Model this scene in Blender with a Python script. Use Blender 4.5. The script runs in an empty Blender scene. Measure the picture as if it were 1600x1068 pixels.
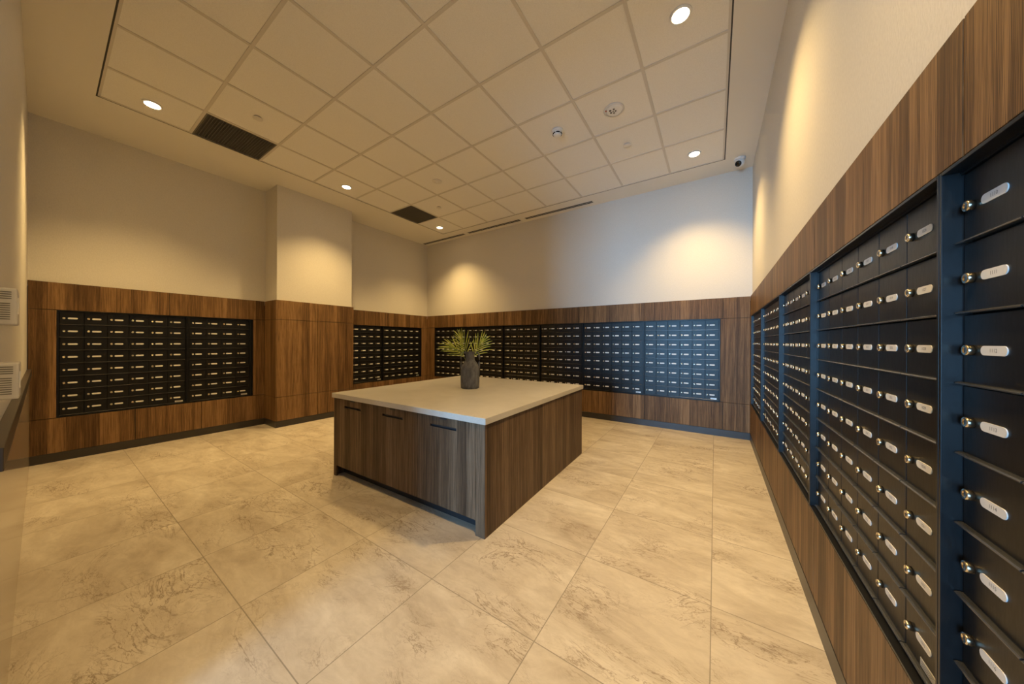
import bpy, bmesh, math, random
from mathutils import Vector, Matrix

random.seed(7)
SC = bpy.context.scene
COL = SC.collection
Z0 = 1.2313                      # eye height of the camera above the floor
R = math.radians

# ------------------------------------------------------------------ camera
FPX, YAW, ROLL = 482.7, 0.5814, 0.0035
cam_data = bpy.data.cameras.new('camera')
cam_data.sensor_width = 36.0
cam_data.lens = FPX / 1600 * 36.0
cam_data.clip_start = 0.01
cam = bpy.data.objects.new('camera', cam_data)
COL.objects.link(cam)
cam.matrix_world = (Matrix.Translation((0, 0, Z0)) @ Matrix.Rotation(YAW, 4, 'Z')
                    @ Matrix.Rotation(math.pi / 2, 4, 'X') @ Matrix.Rotation(ROLL, 4, 'Z'))
SC.camera = cam

# ------------------------------------------------------------------ view
SC.view_settings.view_transform = 'Standard'
SC.view_settings.look = 'None'
SC.view_settings.exposure = 1.2
SC.view_settings.gamma = 1.0
SC.view_settings.use_curve_mapping = False

# ------------------------------------------------------------------ daylight outside the glazed entrance behind the camera
world = bpy.data.worlds.new('daylight')
SC.world = world
world.use_nodes = True
bg = world.node_tree.nodes['Background']
bg.inputs['Color'].default_value = (0.28, 0.60, 1.0, 1)
bg.inputs['Strength'].default_value = 25.0
SPOT_W = 134.0
LAMP_COL = (1.0, 0.675, 0.265)
WIN = (-1.95, -0.30, 0.10, 2.45)       # x0, x1, z0, z1 of the street window (plane y = WY)
WY = -6.0
portal = bpy.data.lights.new('street_daylight', 'AREA')
portal.shape = 'RECTANGLE'
portal.size = WIN[1] - WIN[0]
portal.size_y = WIN[3] - WIN[2]
portal.cycles.is_portal = True
po = bpy.data.objects.new('street_daylight', portal)
po.location = ((WIN[0] + WIN[1]) / 2, WY - 0.02, (WIN[2] + WIN[3]) / 2)
po.rotation_euler = (R(90), 0, 0)
COL.objects.link(po)

# ------------------------------------------------------------------ room numbers (metres, camera at x = y = 0)
XR, XL, YB, YF = 0.3934, -5.6226, 4.9409, -0.08
WRX, WLX, WBY = 0.373, -5.598, 4.916          # faces of the wood cladding
HC = 2.233 + Z0                                # ceiling
ZT = 0.590 + Z0                                # top of the cladding
BASE = 0.088                                   # baseboard height
GX0, GX1, GY0, GY1 = -4.734, 0.098, 0.265, 4.579    # tile field of the ceiling


# ------------------------------------------------------------------ materials
def nt(name):
    m = bpy.data.materials.new(name)
    m.use_nodes = True
    t = m.node_tree
    return m, t, t.nodes['Principled BSDF']


def plain(name, col, rough=0.5, metal=0.0, spec=0.5, emit=None, estr=0.0):
    m, t, b = nt(name)
    b.inputs['Base Color'].default_value = (*col, 1)
    b.inputs['Roughness'].default_value = rough
    b.inputs['Metallic'].default_value = metal
    b.inputs['Specular IOR Level'].default_value = spec
    if emit:
        b.inputs['Emission Color'].default_value = (*emit, 1)
        b.inputs['Emission Strength'].default_value = estr
    return m


def N(t, kind, **kw):
    n = t.nodes.new(kind)
    for k, v in kw.items():
        setattr(n, k, v)
    return n


def mathn(t, op, a, b=None):
    n = N(t, 'ShaderNodeMath', operation=op)
    for i, v in enumerate((a, b)):
        if v is None:
            continue
        if isinstance(v, (int, float)):
            n.inputs[i].default_value = v
        else:
            t.links.new(v, n.inputs[i])
    return n.outputs[0]


def ramp(t, fac, stops):
    n = N(t, 'ShaderNodeValToRGB')
    el = n.color_ramp.elements
    while len(el) < len(stops):
        el.new(0.5)
    for e, (p, c) in zip(el, stops):
        e.position = p
        e.color = (*c, 1)
    t.links.new(fac, n.inputs[0])
    return n.outputs[0]


def mixc(t, fac, a, b, mode='MIX'):
    n = N(t, 'ShaderNodeMix', data_type='RGBA', blend_type=mode)
    if isinstance(fac, (int, float)):
        n.inputs[0].default_value = fac
    else:
        t.links.new(fac, n.inputs[0])
    for i, v in ((6, a), (7, b)):
        if isinstance(v, tuple):
            n.inputs[i].default_value = (*v, 1)
        else:
            t.links.new(v, n.inputs[i])
    return n.outputs[2]


def noise(t, vec, scale, detail=4.0, rough=0.55, dist=0.0):
    n = N(t, 'ShaderNodeTexNoise')
    n.inputs['Scale'].default_value = scale
    n.inputs['Detail'].default_value = detail
    n.inputs['Roughness'].default_value = rough
    n.inputs['Distortion'].default_value = dist
    t.links.new(vec, n.inputs['Vector'])
    return n.outputs['Fac']


def mapping(t, vec, scale=(1, 1, 1), loc=(0, 0, 0)):
    n = N(t, 'ShaderNodeMapping')
    n.inputs['Scale'].default_value = scale
    n.inputs['Location'].default_value = loc
    t.links.new(vec, n.inputs['Vector'])
    return n.outputs[0]


def bump(t, b, h, strength, dist=0.002):
    n = N(t, 'ShaderNodeBump')
    n.inputs['Strength'].default_value = strength
    n.inputs['Distance'].default_value = dist
    t.links.new(h, n.inputs['Height'])
    t.links.new(n.outputs[0], b.inputs['Normal'])


def wood_material(name, dark, mid, light, plank=0.105):
    """vertical walnut laminate: strips of slightly different tone, long fine grain, a few cathedrals"""
    m, t, b = nt(name)
    pos = N(t, 'ShaderNodeNewGeometry').outputs['Position']
    sep = N(t, 'ShaderNodeSeparateXYZ')
    t.links.new(pos, sep.inputs[0])
    run = mathn(t, 'ADD', sep.outputs[0], sep.outputs[1])
    strip = mathn(t, 'FLOOR', mathn(t, 'DIVIDE', run, plank))
    wn = N(t, 'ShaderNodeTexWhiteNoise', noise_dimensions='1D')
    t.links.new(strip, wn.inputs['W'])
    tone = wn.outputs['Value']
    off = mathn(t, 'MULTIPLY', tone, 37.0)
    comb = N(t, 'ShaderNodeCombineXYZ')
    t.links.new(run, comb.inputs[0])
    t.links.new(off, comb.inputs[1])
    t.links.new(sep.outputs[2], comb.inputs[2])
    fine = noise(t, mapping(t, comb.outputs[0], (110, 1, 2.2)), 1.0, 5, 0.6)
    broad = noise(t, mapping(t, comb.outputs[0], (20, 1, 0.9)), 1.0, 3, 0.5, 0.8)
    rings = N(t, 'ShaderNodeTexWave', wave_type='BANDS', bands_direction='X')
    rings.inputs['Scale'].default_value = 25.0
    rings.inputs['Distortion'].default_value = 7.0
    rings.inputs['Detail'].default_value = 2.5
    rings.inputs['Detail Scale'].default_value = 0.8
    t.links.new(mapping(t, comb.outputs[0], (4.0, 1, 0.42)), rings.inputs['Vector'])
    v = mathn(t, 'ADD', mathn(t, 'MULTIPLY', fine, 0.52), mathn(t, 'MULTIPLY', broad, 0.40))
    v = mathn(t, 'ADD', v, mathn(t, 'MULTIPLY', mathn(t, 'SUBTRACT', rings.outputs['Fac'], 0.5), 0.22))
    v = mathn(t, 'ADD', v, mathn(t, 'MULTIPLY', tone, 0.17))
    c = ramp(t, v, [(0.39, dark), (0.55, mid), (0.72, light)])
    pore = ramp(t, noise(t, mapping(t, comb.outputs[0], (260, 1, 5)), 1.0, 2, 0.5),
                [(0.38, (0.50, 0.48, 0.46)), (0.50, (1, 1, 1))])
    c = mixc(t, 0.7, c, pore, 'MULTIPLY')
    t.links.new(c, b.inputs['Base Color'])
    b.inputs['Roughness'].default_value = 0.5
    b.inputs['Specular IOR Level'].default_value = 0.22
    return m


def floor_material():
    m, t, b = nt('beige_marble_tile')
    pos = N(t, 'ShaderNodeNewGeometry').outputs['Position']
    P = 0.6065
    sep = N(t, 'ShaderNodeSeparateXYZ')
    t.links.new(mapping(t, pos, (1 / P, 1 / P, 1), (0.012 / P, -0.508 / P, 0)), sep.inputs[0])
    cells, edges = [], []
    for i in (0, 1):
        cells.append(mathn(t, 'FLOOR', sep.outputs[i]))
        fr = mathn(t, 'FRACT', sep.outputs[i])
        edges.append(mathn(t, 'ABSOLUTE', mathn(t, 'SUBTRACT', fr, 0.5)))
    joint = mathn(t, 'GREATER_THAN', mathn(t, 'MAXIMUM', edges[0], edges[1]), 0.5 - 0.0021 / P)
    cc = N(t, 'ShaderNodeCombineXYZ')
    t.links.new(cells[0], cc.inputs[0])
    t.links.new(cells[1], cc.inputs[1])
    wn = N(t, 'ShaderNodeTexWhiteNoise', noise_dimensions='2D')
    t.links.new(cc.outputs[0], wn.inputs['Vector'])
    add = N(t, 'ShaderNodeVectorMath', operation='MULTIPLY_ADD')
    t.links.new(wn.outputs['Color'], add.inputs[0])
    add.inputs[1].default_value = (9, 9, 9)
    t.links.new(pos, add.inputs[2])
    rot = N(t, 'ShaderNodeMapping')
    rot.inputs['Rotation'].default_value = (0, 0, R(-24))
    rot.inputs['Scale'].default_value = (1.0, 2.3, 1)
    t.links.new(add.outputs[0], rot.inputs['Vector'])
    v = rot.outputs[0]
    cloud = noise(t, v, 1.7, 7, 0.62, 0.9)
    fine = noise(t, v, 9.0, 8, 0.7, 0.6)
    c = ramp(t, cloud, [(0.28, (0.40, 0.335, 0.262)), (0.47, (0.53, 0.462, 0.375)), (0.70, (0.64, 0.575, 0.485))])
    c = mixc(t, 0.5, c, ramp(t, fine, [(0.3, (0.74, 0.71, 0.67)), (0.62, (1.08, 1.08, 1.08))]), 'MULTIPLY')
    # brown veins: where a warped noise crosses its middle
    for sc, wd, colr, amt in ((1.5, 0.011, (0.17, 0.11, 0.065), 0.8), (3.2, 0.012, (0.20, 0.135, 0.08), 0.7), (6.5, 0.014, (0.24, 0.17, 0.11), 0.5)):
        vn = noise(t, v, sc, 6, 0.62, 1.6)
        d = mathn(t, 'ABSOLUTE', mathn(t, 'SUBTRACT', vn, 0.5))
        line = ramp(t, d, [(0.0, (1, 1, 1)), (wd, (0, 0, 0))])
        gate = ramp(t, noise(t, v, 2.2, 3, 0.5), [(0.45, (0, 0, 0)), (0.62, (1, 1, 1))])
        f = mixc(t, 1.0, line, gate, 'MULTIPLY')
        c = mixc(t, mathn(t, 'MULTIPLY', f, amt), c, colr)
    c = mixc(t, mathn(t, 'MULTIPLY', joint, 0.75), c, (0.20, 0.165, 0.125))
    t.links.new(c, b.inputs['Base Color'])
    t.links.new(ramp(t, fine, [(0.3, (0.30,) * 3), (0.7, (0.42,) * 3)]), b.inputs['Roughness'])
    b.inputs['Specular IOR Level'].default_value = 0.45
    return m


def vinyl_material(name, col):
    m, t, b = nt(name)
    pos = N(t, 'ShaderNodeNewGeometry').outputs['Position']
    a = noise(t, mapping(t, pos, (170, 170, 60)), 1.0, 3, 0.6)
    c = mixc(t, 0.16, col, ramp(t, a, [(0.3, tuple(x * 0.55 for x in col)), (0.7, tuple(x * 1.25 for x in col))]))
    t.links.new(c, b.inputs['Base Color'])
    b.inputs['Roughness'].default_value = 0.6
    b.inputs['Specular IOR Level'].default_value = 0.25
    bump(t, b, a, 0.5, 0.0015)
    return m


def tile_material():
    m, t, b = nt('mineral_fibre_tile')
    pos = N(t, 'ShaderNodeNewGeometry').outputs['Position']
    a = noise(t, pos, 160, 3, 0.6)
    c = ramp(t, a, [(0.25, (0.79, 0.765, 0.72)), (0.6, (0.87, 0.845, 0.80))])
    t.links.new(c, b.inputs['Base Color'])
    b.inputs['Roughness'].default_value = 0.9
    bump(t, b, a, 0.15, 0.001)
    return m


def black_coat(name, base, rough):
    m, t, b = nt(name)
    pos = N(t, 'ShaderNodeNewGeometry').outputs['Position']
    a = noise(t, mapping(t, pos, (300, 300, 40)), 1.0, 2, 0.5)
    t.links.new(ramp(t, a, [(0.3, (rough - 0.03,) * 3), (0.7, (rough + 0.03,) * 3)]), b.inputs['Roughness'])
    b.inputs['Base Color'].default_value = (*base, 1)
    b.inputs['Specular IOR Level'].default_value = 0.36
    return m


def quartz_material():
    m, t, b = nt('warm_white_quartz')
    pos = N(t, 'ShaderNodeNewGeometry').outputs['Position']
    a = noise(t, pos, 4.0, 5, 0.6, 0.8)
    s = noise(t, pos, 140.0, 2, 0.5)
    c = ramp(t, a, [(0.3, (0.47, 0.44, 0.39)), (0.7, (0.545, 0.51, 0.46))])
    c = mixc(t, 0.3, c, ramp(t, s, [(0.35, (0.8, 0.78, 0.75)), (0.6, (1, 1, 1))]), 'MULTIPLY')
    t.links.new(c, b.inputs['Base Color'])
    b.inputs['Roughness'].default_value = 0.33
    return m


def clay_material():
    m, t, b = nt('charcoal_clay')
    pos = N(t, 'ShaderNodeNewGeometry').outputs['Position']
    a = noise(t, mapping(t, pos, (30, 30, 12)), 1.0, 5, 0.65)
    t.links.new(ramp(t, a, [(0.3, (0.050, 0.048, 0.048)), (0.7, (0.145, 0.14, 0.14))]), b.inputs['Base Color'])
    b.inputs['Roughness'].default_value = 0.8
    bump(t, b, a, 0.4, 0.002)
    return m


def leaf_material():
    m, t, b = nt('palm_green')
    oi = N(t, 'ShaderNodeNewGeometry').outputs['Position']
    a = noise(t, oi, 28.0, 2, 0.5)
    t.links.new(ramp(t, a, [(0.3, (0.22, 0.30, 0.03)), (0.5, (0.50, 0.52, 0.06)), (0.7, (0.72, 0.66, 0.15))]),
                b.inputs['Base Color'])
    b.inputs['Roughness'].default_value = 0.5
    return m


M = dict(
    wood=wood_material('walnut_laminate', (0.062, 0.031, 0.0125), (0.185, 0.098, 0.037), (0.330, 0.190, 0.085)),
    island=wood_material('shaded_grey_walnut', (0.042, 0.024, 0.013), (0.108, 0.064, 0.035), (0.205, 0.135, 0.082), 0.085),  # greyer walnut, darkened further to stand in for dimmer light on the island
    floor=floor_material(),
    plaster=vinyl_material('beige_vinyl_wallcovering', (0.69, 0.65, 0.585)),
    drywall=plain('painted_drywall', (0.80, 0.765, 0.70), 0.8, spec=0.2),
    tile=tile_material(),
    tbar=plain('shaded_grid_bar', (0.66, 0.62, 0.56), 0.6, spec=0.3),  # toned below the tiles to carry the shading on the bars
    reveal=plain('shadow_gap', (0.06, 0.055, 0.05), 0.9),
    base=plain('dark_bronze_baseboard', (0.035, 0.029, 0.024), 0.35),
    frame=black_coat('black_frame_coat', (0.006, 0.006, 0.0065), 0.34),
    door=black_coat('black_door_coat', (0.006, 0.0058, 0.0058), 0.38),
    lip=plain('highlight_lip_metal', (0.13, 0.13, 0.13), 0.26, 0.75),  # lip metal lightened so a caught-light line shows along each door
    void=plain('black_void', (0.004, 0.004, 0.004), 0.8, spec=0.1),
    warm_lit_chrome=plain('warm_lit_chrome', (0.86, 0.76, 0.58), 0.22, 1.0),  # gold tint in the metal stands in for warm lamplight on the locks
    slot=plain('key_slot', (0.02, 0.02, 0.02), 0.5),
    plate=plain('ivory_plastic', (0.74, 0.72, 0.69), 0.4),
    ink=plain('grey_ink', (0.16, 0.16, 0.16), 0.6),
    foil=plain('silver_foil', (0.62, 0.6, 0.57), 0.35, 0.3),
    quartz=quartz_material(),
    kick=plain('black_kick', (0.012, 0.012, 0.014), 0.5),
    clay=clay_material(),
    leaf=leaf_material(),
    stem=plain('palm_stem', (0.20, 0.24, 0.05), 0.5),
    white=plain('white_plastic', (0.80, 0.79, 0.77), 0.4),
    boxgrey=plain('pale_grey_plastic', (0.52, 0.49, 0.45), 0.45),
    cream=plain('ceiling_device_white', (0.74, 0.71, 0.66), 0.5),
    grille=plain('dark_grille', (0.15, 0.135, 0.11), 0.6),
    lens=plain('lamp_lens', (0.9, 0.85, 0.75), 0.3, emit=(1.0, 0.80, 0.52), estr=14.0),
    glass=plain('black_glass', (0.006, 0.006, 0.007), 0.08),
    red=plain('red_lamp', (0.45, 0.10, 0.05), 0.4),
    gloss=None,
    vest=plain('bounce_absorber_lining', (0.10, 0.085, 0.07), 0.7),  # unseen lining kept dark to soak up stray daylight fill
    ledge=plain('dark_wood_ledge', (0.045, 0.030, 0.020), 0.4),
)
_m, _t, _b = nt('polished_stone_panel')
_a = noise(_t, mapping(_t, N(_t, 'ShaderNodeNewGeometry').outputs['Position'], (1.5, 1.5, 0.5)), 3.0, 5, 0.6, 1.0)
_t.links.new(ramp(_t, _a, [(0.3, (0.36, 0.29, 0.22)), (0.7, (0.50, 0.42, 0.33))]), _b.inputs['Base Color'])
_b.inputs['Roughness'].default_value = 0.12
M['gloss'] = _m


# ------------------------------------------------------------------ mesh helpers
class MB:
    """collects shapes, then links them as ONE mesh object"""

    def __init__(self):
        self.bm = bmesh.new()
        self.mats = []

    def mi(self, m):
        if m not in self.mats:
            self.mats.append(m)
        return self.mats.index(m)

    def box(self, a, b, m, bev=0.0):
        x0, y0, z0 = [min(p, q) for p, q in zip(a, b)]
        x1, y1, z1 = [max(p, q) for p, q in zip(a, b)]
        vs = [self.bm.verts.new(p) for p in ((x0, y0, z0), (x1, y0, z0), (x1, y1, z0), (x0, y1, z0),
                                             (x0, y0, z1), (x1, y0, z1), (x1, y1, z1), (x0, y1, z1))]
        fs = [self.bm.faces.new([vs[i] for i in f]) for f in
              ((3, 2, 1, 0), (4, 5, 6, 7), (0, 1, 5, 4), (1, 2, 6, 5), (2, 3, 7, 6), (3, 0, 4, 7))]
        k = self.mi(m)
        for f in fs:
            f.material_index = k
        if bev > 0:
            es = list({e for f in fs for e in f.edges})
            r = bmesh.ops.bevel(self.bm, geom=es, offset=bev, segments=2, affect='EDGES', profile=0.5)
            for f in r['faces']:
                f.material_index = k
        return self

    def lathe(self, prof, m, n=32, c=(0, 0, 0), axis='Z', smooth=True, cap=True):
        """profile of (r, h) pairs spun about an axis through c"""
        rings = []
        for r, h in prof:
            ring = []
            for i in range(n):
                a = 2 * math.pi * i / n
                p = (r * math.cos(a), r * math.sin(a), h)
                if axis == '-Y':
                    p = (p[0], -p[2], p[1])
                ring.append(self.bm.verts.new((c[0] + p[0], c[1] + p[1], c[2] + p[2])))
            rings.append(ring)
        k = self.mi(m)
        for p, q in zip(rings, rings[1:]):
            for i in range(n):
                f = self.bm.faces.new((p[i], p[(i + 1) % n], q[(i + 1) % n], q[i]))
                f.material_index = k
                f.smooth = smooth
        if cap:
            for ring in (rings[0], rings[-1]):
                f = self.bm.faces.new(ring)
                f.material_index = k
        return self

    def tube(self, pts, rad, m, n=8):
        pts = [Vector(p) for p in pts]
        rads = rad if isinstance(rad, (list, tuple)) else [rad] * len(pts)
        rings = []
        for i, p in enumerate(pts):
            d = (pts[min(i + 1, len(pts) - 1)] - pts[max(i - 1, 0)]).normalized()
            s = d.cross(Vector((0, 0, 1)))
            if s.length < 1e-3:
                s = d.cross(Vector((0, 1, 0)))
            s.normalize()
            t = s.cross(d)
            rings.append([self.bm.verts.new(p + (s * math.cos(2 * math.pi * j / n) + t * math.sin(2 * math.pi * j / n)) * rads[i])
                          for j in range(n)])
        k = self.mi(m)
        for p, q in zip(rings, rings[1:]):
            for j in range(n):
                f = self.bm.faces.new((p[j], p[(j + 1) % n], q[(j + 1) % n], q[j]))
                f.material_index = k
                f.smooth = True
        for ring in (rings[0], rings[-1]):
            f = self.bm.faces.new(ring)
            f.material_index = k
        return self

    def prism(self, outline, y0, y1, m, bev=0.0):
        """outline in (x, z), extruded from y0 to y1"""
        a = [self.bm.verts.new((x, y0, z)) for x, z in outline]
        b = [self.bm.verts.new((x, y1, z)) for x, z in outline]
        k = self.mi(m)
        fs = [self.bm.faces.new(a), self.bm.faces.new(b[::-1])]
        for i in range(len(a)):
            j = (i + 1) % len(a)
            fs.append(self.bm.faces.new((a[j], a[i], b[i], b[j])))
        for f in fs:
            f.material_index = k
        return self

    def mesh(self, name):
        bmesh.ops.recalc_face_normals(self.bm, faces=self.bm.faces)
        me = bpy.data.meshes.new(name)
        self.bm.to_mesh(me)
        self.bm.free()
        for m in self.mats:
            me.materials.append(m)
        return me

    def build(self, name, parent=None, loc=(0, 0, 0)):
        return link(name, self.mesh(name), parent, loc)


def link(name, me, parent=None, loc=(0, 0, 0)):
    o = bpy.data.objects.new(name, me)
    COL.objects.link(o)
    o.parent = parent
    o.location = loc
    return o


def empty(name, loc=(0, 0, 0), rz=0.0):
    o = bpy.data.objects.new(name, None)
    o.empty_display_size = 0.1
    o.location = loc
    o.rotation_euler = (0, 0, rz)
    COL.objects.link(o)
    return o


def tag(o, label, cat, group=None):
    o['label'] = label
    o['category'] = cat
    if group:
        o['group'] = group
    return o


def struct(o):
    o['kind'] = 'structure'
    return o


def bx(a, b, m, bev=0.0):
    return MB().box(a, b, m, bev)


# ------------------------------------------------------------------ shell
struct(bx((-6.0, YF - 0.25, -0.12), (0.75, 5.3, 0.0), M['floor']).build('floor'))
struct(bx((-6.0, WY - 0.2, -0.12), (0.75, YF - 0.25, 0.0), M['vest']).build('floor_unseen_absorber'))  # unseen dark floor added to stop blue daylight bouncing onto the ceiling

CAV = 0.11                          # cavity behind the cladding that takes the mailbox banks
w = MB()
w.box((XL - 0.25, YF - 0.25, ZT - 0.05), (XL, YB + 0.25, HC + 0.2), M['plaster'])
w.box((XL - 0.25, YF - 0.25, 0), (WLX - CAV, YB + 0.25, ZT - 0.05), M['void'])
struct(w.build('wall_left'))
w = MB()
w.box((XR, WY - 0.2, ZT - 0.05), (XR + 0.3, YB + 0.25, HC + 0.2), M['plaster'])
w.box((WRX + CAV, YF, 0), (XR + 0.3, YB + 0.25, ZT - 0.05), M['void'])
w.box((XR, WY - 0.2, 0), (XR + 0.3, YF, ZT - 0.05), M['plaster'])
struct(w.build('wall_right'))
w = MB()
w.box((XL, YB, ZT - 0.05), (XR, YB + 0.25, HC + 0.2), M['plaster'])
w.box((WLX - CAV, WBY + CAV, 0), (WRX + CAV, YB + 0.25, ZT - 0.05), M['void'])
struct(w.build('wall_back'))
# front wall: stops at the entrance the camera stands in
DJ = -1.56
w = MB()
w.box((XL, YF - 0.22, 0), (DJ, YF, HC + 0.2), M['plaster'])
w.box((DJ, YF - 0.22, 2.55), (XR, YF, HC + 0.2), M['plaster'])
struct(w.build('wall_front'))
# vestibule behind the camera, open to the street through one tall window
w = MB()
w.box((WIN[0] - 0.9, WY - 0.2, 0), (WIN[0], WY, 2.75), M['vest'])
w.box((WIN[1], WY - 0.2, 0), (XR, WY, 2.75), M['vest'])
w.box((WIN[0], WY - 0.2, 0), (WIN[1], WY, WIN[2]), M['vest'])
w.box((WIN[0], WY - 0.2, WIN[3]), (WIN[1], WY, 2.75), M['vest'])
w.box((WIN[0] - 1.0, WY - 0.2, 0), (WIN[0] - 0.9, YF - 0.22, 2.75), M['vest'])
w.box((WIN[0] - 1.0, WY - 0.2, 2.65), (XR, YF - 0.22, 2.85), M['vest'])
struct(w.build('wall_vestibule'))
w = MB()
for x in (WIN[0], (WIN[0] + WIN[1]) / 2 - 0.02, WIN[1] - 0.04):
    w.box((x, WY - 0.12, WIN[2]), (x + 0.04, WY - 0.06, WIN[3]), M['frame'])
struct(w.build('window_1'))

# pillar on the left wall
PX, PY0, PY1 = -5.222, 1.838, 2.922
struct(bx((XL, PY0, ZT - 0.05), (PX, PY1, HC), M['plaster']).build('wall_pillar'))

# ---- cladding panels: separate boards with 3 mm joints over a dark backing
TH = 0.018
GAP = 0.0024


def clad(name, rects, place):
    """rects are (u0, u1, z0, z1) on the wall; place(u, w, z) gives the room point, w counted from the face into the wall"""
    b = MB()
    for u0, u1, z0, z1 in rects:
        b.box(place(u0 + GAP, 0, z0 + GAP + Z0), place(u1 - GAP, TH, z1 - GAP + Z0), M['wood'], 0.0008)
    return b


def backing(b, rects, place, d=CAV):
    for u0, u1, z0, z1 in rects:
        b.box(place(u0, TH, z0 + Z0), place(u1, TH + 0.004, z1 + Z0), M['reveal'])


pl = lambda u, wv, z: (WLX - wv, u, z)
pb = lambda u, wv, z: (u, WBY + wv, z)
pr = lambda u, wv, z: (WRX + wv, u, z)
ZB = BASE - Z0
TOPZ = 0.590
# left wall
LT, LB = 0.3105, -0.7885
rects = [(-0.078, 0.860, LT, TOPZ), (0.860, 1.82, LT, TOPZ), (-0.078, 0.083, LB, LT), (1.681, 1.82, LB, LT),
         (-0.078, 0.594, ZB, LB), (0.594, 1.145, ZB, LB), (1.145, 1.82, ZB, LB),
         (2.94, 3.9, LT, TOPZ), (3.9, WBY, LT, TOPZ), (2.94, 2.995, LB, LT), (4.757, WBY, LB, LT), (2.94, 3.9, ZB, LB), (3.9, WBY, ZB, LB)]
b = clad('left', rects, pl)
backing(b, rects, pl)
struct(b.build('trim_1'))
# back wall
BT, BB = 0.3175, -0.7815
xs = [WLX, -4.20, -3.243, -1.90, -0.87, 0.086, WRX]
rects = [(a, c, BT, TOPZ) for a, c in zip(xs, xs[1:])] + [(a, c, ZB, BB) for a, c in zip(xs, xs[1:])]
rects += [(WLX, -5.339, BB, BT), (0.057, WRX, BB, BT)]
b = clad('back', rects, pb)
backing(b, rects, pb)
struct(b.build('trim_2'))
# right wall
RT, RB = 0.336, -0.7645
ys = [YF, 0.912, 1.909, 2.870, 3.945, WBY]
rects = [(a, c, RT, TOPZ) for a, c in zip(ys, ys[1:])] + [(a, c, ZB, RB) for a, c in zip(ys, ys[1:])]
rects += [(4.818, WBY, RB, RT)]
b = clad('right', rects, pr)
backing(b, rects, pr)
struct(b.build('trim_3'))
# pillar
FX = -5.197
pf = lambda u, wv, z: (FX - wv, u, z)
b = MB()
for z0, z1 in ((LT, TOPZ), (-0.80, LT), (ZB, -0.80)):
    for u0, u1 in ((1.82, 2.372), (2.372, 2.942)):
        b.box(pf(u0 + (GAP if u0 > 2 else 0), 0, z0 + GAP + Z0), pf(u1 - (GAP if u1 < 2.5 else 0), TH, z1 - GAP + Z0), M['wood'], 0.0008)
    for y, s in ((1.82, 1), (2.942, -1)):
        b.box((WLX, y, z0 + GAP + Z0), (FX - TH, y + s * TH, z1 - GAP + Z0), M['wood'], 0.0008)
b.box((WLX + 0.002, 1.82 + TH, 0), (FX - TH, 2.942 - TH, ZT - 0.002), M['reveal'])
struct(b.build('trim_4'))
# ledge cap of the front wall and the polished panel under it
struct(bx((XL + 0.02, YF, Z0 - 0.345), (DJ, YF + 0.026, Z0 - 0.282), M['ledge'], 0.002).build('trim_5'))
struct(bx((XL + 0.02, YF, 0.0), (DJ, YF + 0.014, Z0 - 0.345), M['gloss']).build('trim_6'))

# baseboards
struct(bx((WLX - 0.02, -0.066, 0), (WLX + 0.002, 1.818, BASE), M['base']).build('baseboard_left'))
struct(bx((WLX - 0.02, 2.944, 0), (WLX + 0.002, WBY, BASE), M['base']).build('baseboard_left'))
b = MB()
b.box((FX - 0.02, 1.818, 0), (FX + 0.002, 2.944, BASE), M['base'])
b.box((WLX + 0.002, 1.818, 0), (FX - 0.02, 1.838, BASE), M['base'])
b.box((WLX + 0.002, 2.924, 0), (FX - 0.02, 2.944, BASE), M['base'])
struct(b.build('baseboard_pillar'))
struct(bx((WLX + 0.002, WBY - 0.002, 0), (WRX - 0.002, WBY + 0.02, BASE), M['base']).build('baseboard_back'))
struct(bx((WRX - 0.002, YF, 0), (WRX + 0.02, WBY - 0.002, BASE), M['base']).build('baseboard_right'))

# ---- ceiling: painted border, recessed reveal, lay-in tiles on T-bars
w = MB()
for a, c in (((XL, YF, 0), (GX0, YB, 0)), ((GX1, YF, 0), (XR, YB, 0)), ((GX0, YF, 0), (GX1, GY0, 0)), ((GX0, GY1, 0), (GX1, YB, 0))):
    w.box((a[0], a[1], HC), (c[0], c[1], HC + 0.12), M['drywall'])
w.box((XL - 0.2, YF - 0.2, HC + 0.12), (XR + 0.2, YB + 0.2, HC + 0.2), M['void'])
ceil = struct(w.build('ceiling'))
XS = [-4.161 + 0.6096 * i for i in range(7)]
YS = [0.871 + 0.6096 * i for i in range(7)]
gx = [GX0] + XS + [GX1]
gy = [GY0] + YS[:6] + [GY1]
VENTS = [(0, 1), (0, 5)]           # cells that hold return-air grilles
w = MB()
RV = 0.010
for i in range(len(gx) - 1):
    if gx[i + 1] - gx[i] < 0.2:
        continue
    for j in range(len(gy) - 1):
        if (i, j) in VENTS:
            continue
        w.box((gx[i] + 0.004, gy[j] + 0.004, HC + 0.006), (gx[i + 1] - 0.004, gy[j + 1] - 0.004, HC + 0.02), M['tile'], 0.0015)
t_ = w.build('ceiling_tiles', ceil)
w = MB()
for x in XS[:-1] if XS[-1] > GX1 - 0.2 else XS:
    w.box((x - 0.012, GY0 + RV, HC), (x + 0.012, GY1 - RV, HC + 0.03), M['tbar'])
for y in YS[:6]:
    w.box((GX0 + RV, y - 0.012, HC + 0.0006), (GX1 - RV, y + 0.012, HC + 0.028), M['tbar'])
w.box((GX0 + RV, GY0 + RV, HC + 0.001), (GX0 + RV + 0.016, GY1 - RV, HC + 0.03), M['tbar'])
w.box((GX1 - RV - 0.016, GY0 + RV, HC + 0.001), (GX1 - RV, GY1 - RV, HC + 0.03), M['tbar'])
w.box((GX0 + RV, GY1 - RV - 0.016, HC + 0.001), (GX1 - RV, GY1 - RV, HC + 0.03), M['tbar'])
w.box((GX0 + RV, GY0 + RV, HC + 0.001), (GX1 - RV, GY0 + RV + 0.016, HC + 0.03), M['tbar'])
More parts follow.
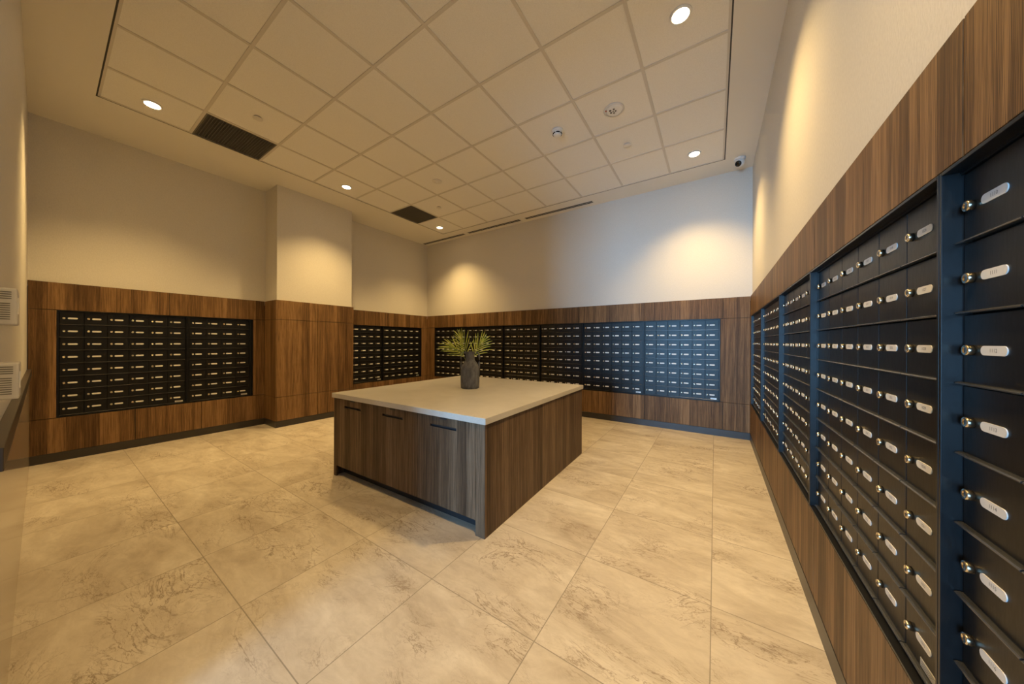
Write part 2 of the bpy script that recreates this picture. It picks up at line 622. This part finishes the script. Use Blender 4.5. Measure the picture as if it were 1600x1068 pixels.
w.build('ceiling_grid', ceil)
w = MB()
w.box((GX0, GY0, HC + 0.035), (GX1, GY1, HC + 0.05), M['reveal'])
for a, c in (((GX0, GY0), (GX0 + RV, GY1)), ((GX1 - RV, GY0), (GX1, GY1)), ((GX0 + RV, GY1 - RV), (GX1 - RV, GY1)), ((GX0 + RV, GY0), (GX1 - RV, GY0 + RV))):
    w.box((*a, HC + 0.0015), (*c, HC + 0.034), M['reveal'])
w.build('ceiling_void', ceil)


# ------------------------------------------------------------------ mailbox banks
ROW = 0.134
ROWS = 8
HB = ROWS * ROW + 0.027
_cache = {}


def lock_mesh():
    if 'lock' not in _cache:
        b = MB()
        b.lathe([(0.0098, 0.0), (0.0098, 0.0085), (0.0090, 0.0098), (0.0052, 0.0098), (0.0049, 0.0092), (0.0002, 0.0092)], M['warm_lit_chrome'], 18, axis='-Y')
        b.box((-0.0007, -0.0099, -0.0034), (0.0007, -0.0088, 0.0034), M['slot'])
        _cache['lock'] = b.mesh('lock')
    return _cache['lock']


PLW, PLH = 0.061, 0.0168


def plate_outline(n=8):
    r = PLH / 2
    pts = []
    for i in range(n + 1):
        a = -math.pi / 2 + math.pi * i / n
        pts.append((PLW / 2 - r + r * math.cos(a), r * math.sin(a)))
    for i in range(n + 1):
        a = math.pi / 2 + math.pi * i / n
        pts.append((-PLW / 2 + r + r * math.cos(a), r * math.sin(a)))
    return pts


def plate_mesh(text=None):
    key = ('plate', text)
    if key not in _cache:
        b = MB()
        b.prism(plate_outline(), 0.0, -0.0014, M['plate'])
        if text:
            cu = bpy.data.curves.new('number', 'FONT')
            cu.body = text
            cu.size = 0.0092
            cu.align_x = 'CENTER'
            cu.align_y = 'CENTER'
            to = bpy.data.objects.new('number', cu)
            COL.objects.link(to)
            dg = bpy.context.evaluated_depsgraph_get()
            me = bpy.data.meshes.new_from_object(to.evaluated_get(dg))
            bpy.data.objects.remove(to)
            k = b.mi(M['ink'])
            vs = [b.bm.verts.new((v.co.x, -0.00155, v.co.y)) for v in me.vertices]
            for p in me.polygons:
                f = b.bm.faces.new([vs[i] for i in p.vertices])
                f.material_index = k
            bpy.data.meshes.remove(me)
        _cache[key] = b.mesh('name_plate')
    return _cache[key]


def door_mesh(p):
    key = ('door', round(p, 4))
    if key not in _cache:
        b = MB()
        x0, x1 = 0.0019, p - 0.0019
        z0, z1 = 0.0016, ROW - 0.0016
        b.box((x0, 0.0, z0 + 0.004), (x1, 0.0035, z1), M['door'], 0.0006)
        # folded lip along the bottom of the door
        prof = [(0.0035, 0.0), (-0.0100, 0.0), (-0.0108, 0.0008), (-0.0108, 0.0022), (-0.0088, 0.0040), (-0.006, 0.0046), (0.0035, 0.0046)]
        ra = [b.bm.verts.new((x0, y, z0 + z)) for y, z in prof]
        rb = [b.bm.verts.new((x1, y, z0 + z)) for y, z in prof]
        k = b.mi(M['lip'])
        fs = [b.bm.faces.new(ra), b.bm.faces.new(rb)]
        fs += [b.bm.faces.new((ra[i], ra[(i + 1) % 7], rb[(i + 1) % 7], rb[i])) for i in range(7)]
        for f in fs:
            f.material_index = k
        _cache[key] = b.mesh('door')
    return _cache[key]


def bank(loc, rz, W, cols, p, sl, lip, label, group, numbers=None, deep=0.085):
    """one recessed unit: origin at the lower left corner of its outer frame on the door plane"""
    root = tag(empty('mailbox_bank', loc, rz), label, 'mailboxes', group)
    f = 0.0125
    fr = MB()
    back = 0.012
    x_in0, x_in1 = sl - 0.001, sl + cols * p + 0.001
    # outer lip and its returns
    t = 0.0075
    fr.box((0.0008, -lip, 0.0008), (t, back, HB - 0.0008), M['frame'], 0.0007)
    fr.box((W - t, -lip, 0.0008), (W - 0.0008, back, HB - 0.0008), M['frame'], 0.0007)
    fr.box((t, -lip, HB - t), (W - t, back, HB - 0.0008), M['frame'], 0.0007)
    fr.box((t, -lip, 0.0008), (W - t, back, t), M['frame'], 0.0007)
    # inner step next to the doors
    if x_in0 - t > 0.0005:
        fr.box((t, -0.004, t), (x_in0, back, HB - t), M['frame'], 0.0005)
    if W - t - x_in1 > 0.0005:
        fr.box((x_in1, -0.004, t), (W - t, back, HB - t), M['frame'], 0.0005)
    fr.box((x_in0, -0.004, HB - f - 0.0005), (x_in1, back, HB - t), M['frame'], 0.0005)
    fr.box((x_in0, -0.004, t), (x_in1, back, f), M['frame'], 0.0005)
    fr.build('frame', root)
    bx((0.002, back, 0.002), (W - 0.002, deep, HB - 0.002), M['void']).build('cabinet_body', root)
    z_base = 0.0135
    dm, lm, k = door_mesh(p), lock_mesh(), 0
    for r in range(ROWS):
        for c in range(cols):
            d = link('door', dm, root, (sl + c * p, 0.0, z_base + (ROWS - 1 - r) * ROW))
            link('lock', lm, d, (0.0265, 0.0, ROW / 2))
            link('name_plate', plate_mesh(numbers(r, c) if numbers else None), d, (0.0265 + 0.0225 + PLW / 2, 0.0, ROW / 2))
    s = bx((-0.034, -0.0008, -0.0095), (0.034, 0.0, 0.0095), M['foil'])
    for i in range(3):
        s.box((-0.028, -0.001, 0.004 - i * 0.005), (0.022 - 0.008 * i, -0.0007, 0.0055 - i * 0.005), M['ink'])
    s = s.build('maker_label', root, (sl + cols * p - 0.055, 0.0, 0.0135 + 0.0145 + 0.0045))
    s['label'] = 'silver rectangular maker label at lower right corner'
    return root


DL = 0.0265         # how far the doors sit behind the wood face
XD = WLX - DL
zl = Z0 + LT - HB + 0.0002
G1, G2, G3 = 'mailbox banks in the left wall', 'mailbox banks in the back wall', 'mailbox banks in the right wall'
LP = DL + 0.0015
bank((XD, 0.0845, zl), R(90), 0.9295, 6, 0.1505, 0.0135, LP, 'black six column mailbox bank left of the pillar, next to the front corner', G1)
bank((XD, 1.0145, zl), R(90), 0.6655, 4, 0.1505, 0.0270, LP, 'narrow black four column mailbox bank just left of the wood clad pillar', G1)
bank((XD, 2.9960, zl), R(90), 0.7865, 5, 0.1505, 0.0170, LP, 'black mailbox bank right of the pillar, partly hidden behind the pillar corner', G1)
bank((XD, 3.7830, zl), R(90), 0.9735, 6, 0.1530, 0.0240, LP, 'black six column mailbox bank of left wall, next to the back left corner', G1)
YD = WBY + DL
zb = Z0 + BT - HB + 0.0002
for x0, x1, n, p, sl, lab in (
        (-5.3385, -4.3920, 6, 0.1525, 0.0155, 'black mailbox bank at left end of back wall, behind the palm leaves'),
        (-4.3920, -3.4470, 6, 0.1525, 0.0150, 'black six column mailbox bank on back wall, right behind the dark vase'),
        (-3.4470, -2.6400, 5, 0.1515, 0.0250, 'black five column mailbox bank on back wall, first bank right of the vase'),
        (-2.6400, -1.8430, 5, 0.1510, 0.0210, 'black five column mailbox bank on back wall, above the far right counter corner'),
        (-1.8410, -0.8870, 6, 0.1515, 0.0230, 'bluish black mailbox bank, second from right on back wall'),
        (-0.8860, 0.0560, 6, 0.1520, 0.0145, 'bluest mailbox bank, at right end of the back wall')):
    bank((x0, YD, zb), 0.0, x1 - x0, n, p, sl, LP, lab, G2)
DR = 0.0250
XDR = WRX + DR
zr = Z0 + RT - HB + 0.0002
for y0, y1, n, p, sl, lab, num in (
        (4.8165, 3.8405, 6, 0.1570, 0.0155, 'black mailbox bank on right wall, farthest away beside the back corner', None),
        (3.8400, 2.8225, 6, 0.1570, 0.0105, 'black mailbox bank on right wall, second from the back corner', None),
        (2.8220, 1.9780, 5, 0.1580, 0.0120, 'black five column mailbox bank in middle of the right wall', None),
        (1.9775, 0.9795, 6, 0.1564, 0.0155, 'black six column mailbox bank, second nearest bank on the right wall', 900),
        (0.9790, 0.0190, 6, 0.1570, 0.0085, 'nearest mailbox bank on right wall, cut off by the photo edge', 1100)):
    bank((XDR, y0, zr), R(-90), y0 - y1, n, p, sl, DR + 0.0015, lab, G3,
         numbers=(lambda r, c, q=num, n=n: str(q + 10 + r + 100 * (c // 3) + 8 * (c % 3))) if num else None)

# ------------------------------------------------------------------ island
IR = 0.02
isl = tag(empty('island_cabinet', (-2.085, 2.385, 0), IR),
          'square walnut island cabinet with three slotted doors in middle of the room', 'cabinet')
HX, HY, ZC = 0.872, 0.885, Z0 - 0.515
b = MB()
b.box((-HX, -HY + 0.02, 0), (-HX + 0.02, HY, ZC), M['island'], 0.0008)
b.build('side_panel', isl)
b = MB()
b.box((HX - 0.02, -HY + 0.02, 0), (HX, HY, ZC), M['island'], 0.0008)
b.build('side_panel', isl)
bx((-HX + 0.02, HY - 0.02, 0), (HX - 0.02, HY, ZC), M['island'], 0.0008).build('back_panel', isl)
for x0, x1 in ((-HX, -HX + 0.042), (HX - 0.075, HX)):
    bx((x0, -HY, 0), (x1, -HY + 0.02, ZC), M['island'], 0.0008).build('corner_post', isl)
bx((-HX + 0.02, -HY + 0.045, 0.10), (HX - 0.02, HY - 0.02, ZC - 0.002), M['void']).build('carcass', isl)
bx((-HX + 0.02, -HY + 0.085, 0), (HX - 0.02, -HY + 0.10, 0.10), M['kick']).build('toe_kick', isl)
xa, xb = -HX + 0.042, HX - 0.075
dw = (xb - xa) / 3
zd0, zd1 = 0.098, ZC - 0.004
for i in range(3):
    x0, x1 = xa + i * dw + 0.0015, xa + (i + 1) * dw - 0.0015
    xm = (x0 + x1) / 2 - 0.015
    hw, hz0, hz1 = 0.123, ZC - 0.079, ZC - 0.060
    nz = ZC - 0.018
    d = MB()
    ys0, ys1 = -HY, -HY + 0.02
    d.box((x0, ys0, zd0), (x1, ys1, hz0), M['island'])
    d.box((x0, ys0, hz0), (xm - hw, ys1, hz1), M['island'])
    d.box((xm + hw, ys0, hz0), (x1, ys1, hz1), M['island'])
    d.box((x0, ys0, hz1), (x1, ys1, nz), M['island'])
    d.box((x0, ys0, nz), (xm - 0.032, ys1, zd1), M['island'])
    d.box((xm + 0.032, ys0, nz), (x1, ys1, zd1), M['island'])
    bmesh.ops.remove_doubles(d.bm, verts=d.bm.verts, dist=1e-5)
    door = d.build('door', isl)
    h = MB()
    h.box((xm - hw, ys0 + 0.014, hz0), (xm + hw, ys1, hz1), M['kick'])
    h.box((xm - hw, ys0 + 0.001, hz0), (xm + hw, ys0 + 0.014, hz0 + 0.0015), M['kick'])
    h.box((xm - hw, ys0 + 0.001, hz1 - 0.0015), (xm + hw, ys0 + 0.014, hz1), M['kick'])
    h = h.build('slot_handle', door)
    h['label'] = 'black recessed slot handle'
    h = bx((xm - 0.031, ys0 - 0.002, nz + 0.0005), (xm + 0.031, ys1, zd1), M['kick'], 0.001).build('catch', door)
    h['label'] = 'small black catch under the counter edge'
ct = bx((-HX - 0.012, -HY - 0.014, ZC), (HX + 0.012, HY + 0.012, Z0 - 0.474), M['quartz'], 0.0025).build('countertop')
ct.location = (-2.085, 2.385, 0)
ct.rotation_euler = (0, 0, IR)
tag(ct, 'pale quartz countertop lying on the walnut island under the dark vase', 'countertop')

# ------------------------------------------------------------------ vase and palm leaves
VX, VY, VZ = -2.105, 2.42, Z0 - 0.474
vase = tag(empty('vase', (VX, VY, VZ), YAW), 'charcoal clay jug vase with two handles standing on the island', 'vase')
b = MB()
b.lathe([(0.086, 0.0), (0.093, 0.006), (0.095, 0.03), (0.0965, 0.10), (0.0965, 0.185), (0.093, 0.212), (0.082, 0.240), (0.064, 0.266),
         (0.050, 0.284), (0.0455, 0.300), (0.0445, 0.345), (0.047, 0.362), (0.052, 0.371), (0.050, 0.375), (0.043, 0.372),
         (0.039, 0.35), (0.039, 0.30), (0.055, 0.262), (0.080, 0.22), (0.086, 0.10), (0.080, 0.012)], M['clay'], 40)
b.build('jug_body', vase)
for s in (-1, 1):
    b = MB()
    b.tube([(s * 0.044, 0, 0.352), (s * 0.062, 0, 0.366), (s * 0.080, 0, 0.362), (s * 0.091, 0, 0.342), (s * 0.0945, 0, 0.31),
            (s * 0.0935, 0, 0.26), (s * 0.0925, 0, 0.215), (s * 0.089, 0, 0.20)], 0.0095, M['clay'], 12)
    b.build('handle', vase)


def frond(ang, lean, length, n, leaf, label, curl=0.0, tip_only=False):
    """a palm leaf: bent rachis with narrow leaflets on both sides; ang in the picture plane, lean towards the viewer"""
    root = tag(empty('palm_leaf', (VX, VY, VZ + 0.30), YAW), label, 'leaf', 'palm leaves in the dark vase')
    pts = []
    for i in range(13):
        s = i / 12
        a = ang * (0.08 + 0.92 * s) + curl * s * s
        up = s * length
        prev = pts[-1] if pts else Vector((0.012 * math.copysign(1, ang), 0, -0.12))
        if pts:
            pts.append(prev + Vector((math.sin(a), -lean * s, math.cos(a))) * (length / 12))
        else:
            pts.append(prev)
    MB().tube(pts, [0.0032 * (1 - 0.7 * i / 12) for i in range(13)], M['stem'], 6).build('stem', root)
    b = MB()
    k = b.mi(M['leaf'])
    for j in range(n):
        s = 0.50 + 0.50 * j / (n - 1)
        q = s * 12
        i0 = min(int(q), 11)
        base = pts[i0].lerp(pts[i0 + 1], q - i0)
        tang = (pts[i0 + 1] - pts[i0]).normalized()
        for side in (-1, 1):
            perp = Vector((tang.z, 0, -tang.x)) * side
            spread = (0.66 - 0.52 * (j / (n - 1)) ** 1.3) * random.uniform(0.85, 1.15)
            d = (tang * math.cos(spread) + perp * math.sin(spread) + Vector((0, random.uniform(-0.35, 0.25), 0))).normalized()
            ln = leaf * (0.72 + 0.4 * math.sin(math.pi * (0.2 + 0.75 * j / (n - 1)))) * random.uniform(0.85, 1.1)
            wd = 0.0066 * random.uniform(0.85, 1.2)
            nrm = Vector((random.uniform(-.3, .3), -1, random.uniform(-.3, .3)))
            sd = d.cross(nrm).normalized()
            nr = sd.cross(d)
            L, C, Rr = [], [], []
            for m_ in range(6):
                u = m_ / 5
                c = base + d * ln * u + Vector((0, 0, -0.25 * ln * u * u * abs(d.x)))
                h = wd * (0.35 + 1.1 * u) * (1 - u) ** 0.6 * 1.1 if m_ < 5 else 0.0003
                L.append(b.bm.verts.new(c + sd * h))
                C.append(b.bm.verts.new(c + nr * h * 0.35))
                Rr.append(b.bm.verts.new(c - sd * h))
            for m_ in range(5):
                for A, B in ((L, C), (C, Rr)):
                    f = b.bm.faces.new((A[m_], B[m_], B[m_ + 1], A[m_ + 1]))
                    f.material_index = k
    me_o = b.build('leaflets', root)
    sol = me_o.modifiers.new('thickness', 'SOLIDIFY')
    sol.thickness = 0.0006
    return root


frond(-1.02, 0.30, 0.31, 7, 0.180, 'drooping palm leaf fanning out lowest on left of the dark vase')
frond(-0.46, -0.15, 0.34, 7, 0.175, 'tallest palm leaf standing up left in the dark vase')
frond(0.62, 0.15, 0.31, 7, 0.175, 'palm leaf leaning out to the right of the dark vase')


# ------------------------------------------------------------------ ceiling fittings
def disc_thing(name, x, y, label, cat, group=None, z=HC):
    return tag(empty(name, (x, y, z)), label, cat, group)


def downlight(x, y, label):
    o = disc_thing('recessed_downlight', x, y, label, 'ceiling light', 'downlights in the ceiling')
    MB().lathe([(0.052, 0.004), (0.052, -0.004), (0.056, -0.0065), (0.066, -0.005), (0.068, -0.001), (0.068, 0.005), (0.052, 0.005)],
               M['white'], 40, cap=False).build('trim_ring', o)
    MB().lathe([(0.0518, 0.003), (0.0518, -0.0035), (0.03, -0.005), (0.002, -0.0054)], M['lens'], 32).build('lens', o)
    li = bpy.data.lights.new('downlight_beam', 'SPOT')
    li.energy = SPOT_W
    li.color = LAMP_COL
    li.spot_size = R(110)
    li.spot_blend = 1.0
    li.shadow_soft_size = 0.045
    lo = bpy.data.objects.new('downlight_beam', li)
    lo.location = (0, 0, -0.012)
    lo.parent = o
    COL.objects.link(lo)


downlight(-4.460, 0.570, 'lit round downlight beside the large black air grille near front corner')
downlight(-4.463, 2.417, 'lit round downlight in ceiling in front of the pillar')
downlight(-4.510, 4.270, 'lit round downlight near the back left corner beside small looking grille')
downlight(-0.203, 2.389, 'largest lit round downlight at the top edge near right wall')
downlight(-0.211, 4.241, 'lit round downlight near the dome camera in back right corner')
downlight(-0.205, 0.540, 'lit round downlight above the camera, outside the photo')


def return_grille(cell, label):
    i, j = cell
    x0, x1, y0, y1 = gx[i] + 0.012, gx[i + 1] - 0.012, gy[j] + 0.012, gy[j + 1] - 0.012
    cx, cy = (x0 + x1) / 2, (y0 + y1) / 2
    o = disc_thing('air_return_grille', cx, cy, label, 'vent', 'black return grilles in the ceiling')
    hx, hy = (x1 - x0) / 2, (y1 - y0) / 2
    b = MB()
    for a, c in (((-hx, -hy), (hx, -hy + 0.014)), ((-hx, hy - 0.014), (hx, hy)), ((-hx, -hy), (-hx + 0.014, hy)), ((hx - 0.014, -hy), (hx, hy))):
        b.box((*a, 0.001), (*c, 0.022), M['grille'])
    b.build('frame', o)
    b = MB()
    n = 26
    for q in range(1, n):
        x = -hx + 2 * hx * q / n
        b.box((x - 0.0012, -hy + 0.014, 0.004), (x + 0.0012, hy - 0.014, 0.016), M['grille'])
        y = -hy + 2 * hy * q / n
        b.box((-hx + 0.014, y - 0.0012, 0.0042), (hx - 0.014, y + 0.0012, 0.0158), M['grille'])
    b.build('eggcrate_core', o)
    bx((-hx, -hy, 0.022), (hx, hy, 0.03), M['grille']).build('duct_box', o)


return_grille(VENTS[0], 'large looking black air grille in ceiling beside the nearest left downlight')
return_grille(VENTS[1], 'smaller looking black air grille in ceiling near the back left corner')

for x0, x1, lab in ((-5.58, -4.345, 'leftmost slot diffuser in ceiling along back wall, starting at the corner'),
                    (-4.235, -2.991, 'middle one of three slot diffusers in ceiling along the back wall'),
                    (-2.870, -1.631, 'rightmost slot diffuser in ceiling along the back wall')):
    o = disc_thing('slot_diffuser', (x0 + x1) / 2, 4.800, lab, 'vent', 'slot diffusers along the back wall')
    h = (x1 - x0) / 2
    b = MB()
    for y0, y1 in ((-0.042, -0.034), (-0.0035, 0.0035), (0.034, 0.042)):
        b.box((-h, y0, -0.004), (h, y1, 0.0), M['cream'], 0.0008)
    for s in (-1, 1):
        b.box((s * h, -0.042, -0.0042), (s * (h + 0.012), 0.042, 0.0), M['cream'], 0.0008)
    b.build('frame', o)
    for y0, y1 in ((-0.034, -0.0035), (0.0035, 0.034)):
        bx((-h, y0, -0.0022), (h, y1, 0.0), M['void']).build('slot', o)

for x, y, lab in ((-3.830, 1.183, 'round sprinkler cover on tile beside the larger black air grille'),
                  (-0.836, 3.630, 'round sprinkler cover on tile between speaker and back right downlight'),
                  (-3.846, 3.626, 'round sprinkler cover on tile beside the farther black air grille')):
    o = disc_thing('sprinkler_cover', x, y, lab, 'sprinkler', 'concealed sprinkler covers')
    MB().lathe([(0.030, 0.006), (0.030, -0.006), (0.041, -0.007), (0.042, -0.009), (0.040, -0.0105), (0.002, -0.012)],
               M['cream'], 32).build('cap_plate', o)
o = disc_thing('ceiling_sensor', -3.253, 3.030, 'faint flat round sensor flush in a tile near farther black grille', 'sensor')
MB().lathe([(0.066, 0.006), (0.066, 0.002), (0.062, -0.001), (0.002, -0.0025)], M['cream'], 32).build('sensor_disc', o)
MB().lathe([(0.016, 0.0), (0.016, -0.004), (0.012, -0.006), (0.002, -0.006)], M['white'], 20).build('sensor_eye', o)

o = disc_thing('ceiling_speaker', -0.818, 3.020, 'round white ceiling speaker with dark holes and a red mark', 'speaker')
MB().lathe([(0.082, 0.006), (0.092, 0.006), (0.094, -0.004), (0.088, -0.009), (0.082, -0.007)], M['cream'], 40, cap=False).build('rim', o)
MB().lathe([(0.083, 0.004), (0.083, -0.006), (0.06, -0.010), (0.002, -0.012)], M['white'], 40).build('face', o)
b = MB()
for a, rr, rad in ((0.3, 0.022, 0.009), (1.5, 0.026, 0.009), (2.7, 0.024, 0.010), (3.9, 0.030, 0.011), (5.2, 0.026, 0.009), (0, 0, 0.007)):
    b.lathe([(rad, -0.0095), (rad, -0.0135), (0.001, -0.0136)], M['grille'], 14, c=(rr * math.cos(a) - 0.008, rr * math.sin(a) - 0.006, 0))
b.build('holes', o)
MB().lathe([(0.008, -0.004), (0.008, -0.0115), (0.001, -0.013)], M['red'], 14, c=(-0.066, -0.040, 0)).build('indicator', o)

o = disc_thing('smoke_detector', -1.400, 2.990, 'white domed smoke detector on tile left of the round speaker', 'smoke detector')
MB().lathe([(0.058, 0.006), (0.058, -0.010), (0.055, -0.014), (0.050, -0.016)], M['white'], 36).build('base_plate', o)
MB().lathe([(0.048, -0.015), (0.048, -0.030), (0.044, -0.033), (0.044, -0.040), (0.040, -0.050), (0.028, -0.057), (0.002, -0.059)],
           M['white'], 36).build('housing', o)
b = MB()
for q in range(6):
    a = 2 * math.pi * q / 6 + YAW - math.pi / 2
    p0 = Vector((math.cos(a), math.sin(a), 0))
    s = Vector((-p0.y, p0.x, 0))
    for kk in (-1, 0, 1):
        aa = a + kk * 0.26
        c = Vector((math.cos(aa) * 0.0425, math.sin(aa) * 0.0425, -0.0365))
        b.box(c - Vector((0.0065, 0.0065, 0.0045)), c + Vector((0.0065, 0.0065, 0.0045)), M['void'])
b.build('vent_slots', o)

o = disc_thing('dome_camera', 0.245, 4.640, 'white turret security camera with black eye in back right ceiling corner', 'camera')
MB().lathe([(0.060, 0.0), (0.060, -0.012), (0.054, -0.022), (0.050, -0.026)], M['white'], 36).build('mount', o)
b = MB()
b.lathe([(0.050 * math.sin(math.pi * q / 14) + 0.0005, -0.052 - 0.050 * math.cos(math.pi * q / 14)) for q in range(15)], M['white'], 32)
b.build('ball', o)
b = MB()
b.lathe([(0.034, 0.030), (0.034, 0.044), (0.028, 0.050), (0.014, 0.055), (0.001, 0.056)], M['glass'], 28)
e = b.build('eye', o, (0, 0, -0.052))
e.rotation_euler = Vector((-0.42, -0.72, -0.50)).to_track_quat('Z', 'Y').to_euler()

# ------------------------------------------------------------------ two vented boxes on the front wall, seen edge on
for z0, z1, dp, xn, lab in ((0.046, 0.155, 0.040, -1.75, 'upper white vented wall box at the left photo edge'),
                            (-0.176, -0.068, 0.043, -1.75, 'lower white vented wall box just above dark ledge')):
    o = tag(empty('wall_control_box', (xn - 0.06, YF, Z0 + z0)), lab, 'control box', 'vented boxes on the front wall')
    h = z1 - z0
    bx((-0.06, 0.0, 0.0), (0.06, dp, h), M['boxgrey'], 0.004).build('housing', o)
    b = MB()
    for q in range(4):
        z = h * 0.70 + q * 0.0065
        b.box((0.0590, 0.008, z), (0.0608, dp - 0.010, z + 0.003), M['grille'])
    for q in range(8):
        z = h * 0.14 + q * 0.0066
        b.box((0.0590, 0.008, z), (0.0608, dp - 0.012, z + 0.003), M['grille'])
    b.build('vent_slots', o)
    bx((0.02, dp - 0.001, h * 0.3), (0.055, dp + 0.0015, h * 0.75), M['cream'], 0.0005).build('front_cover', o)
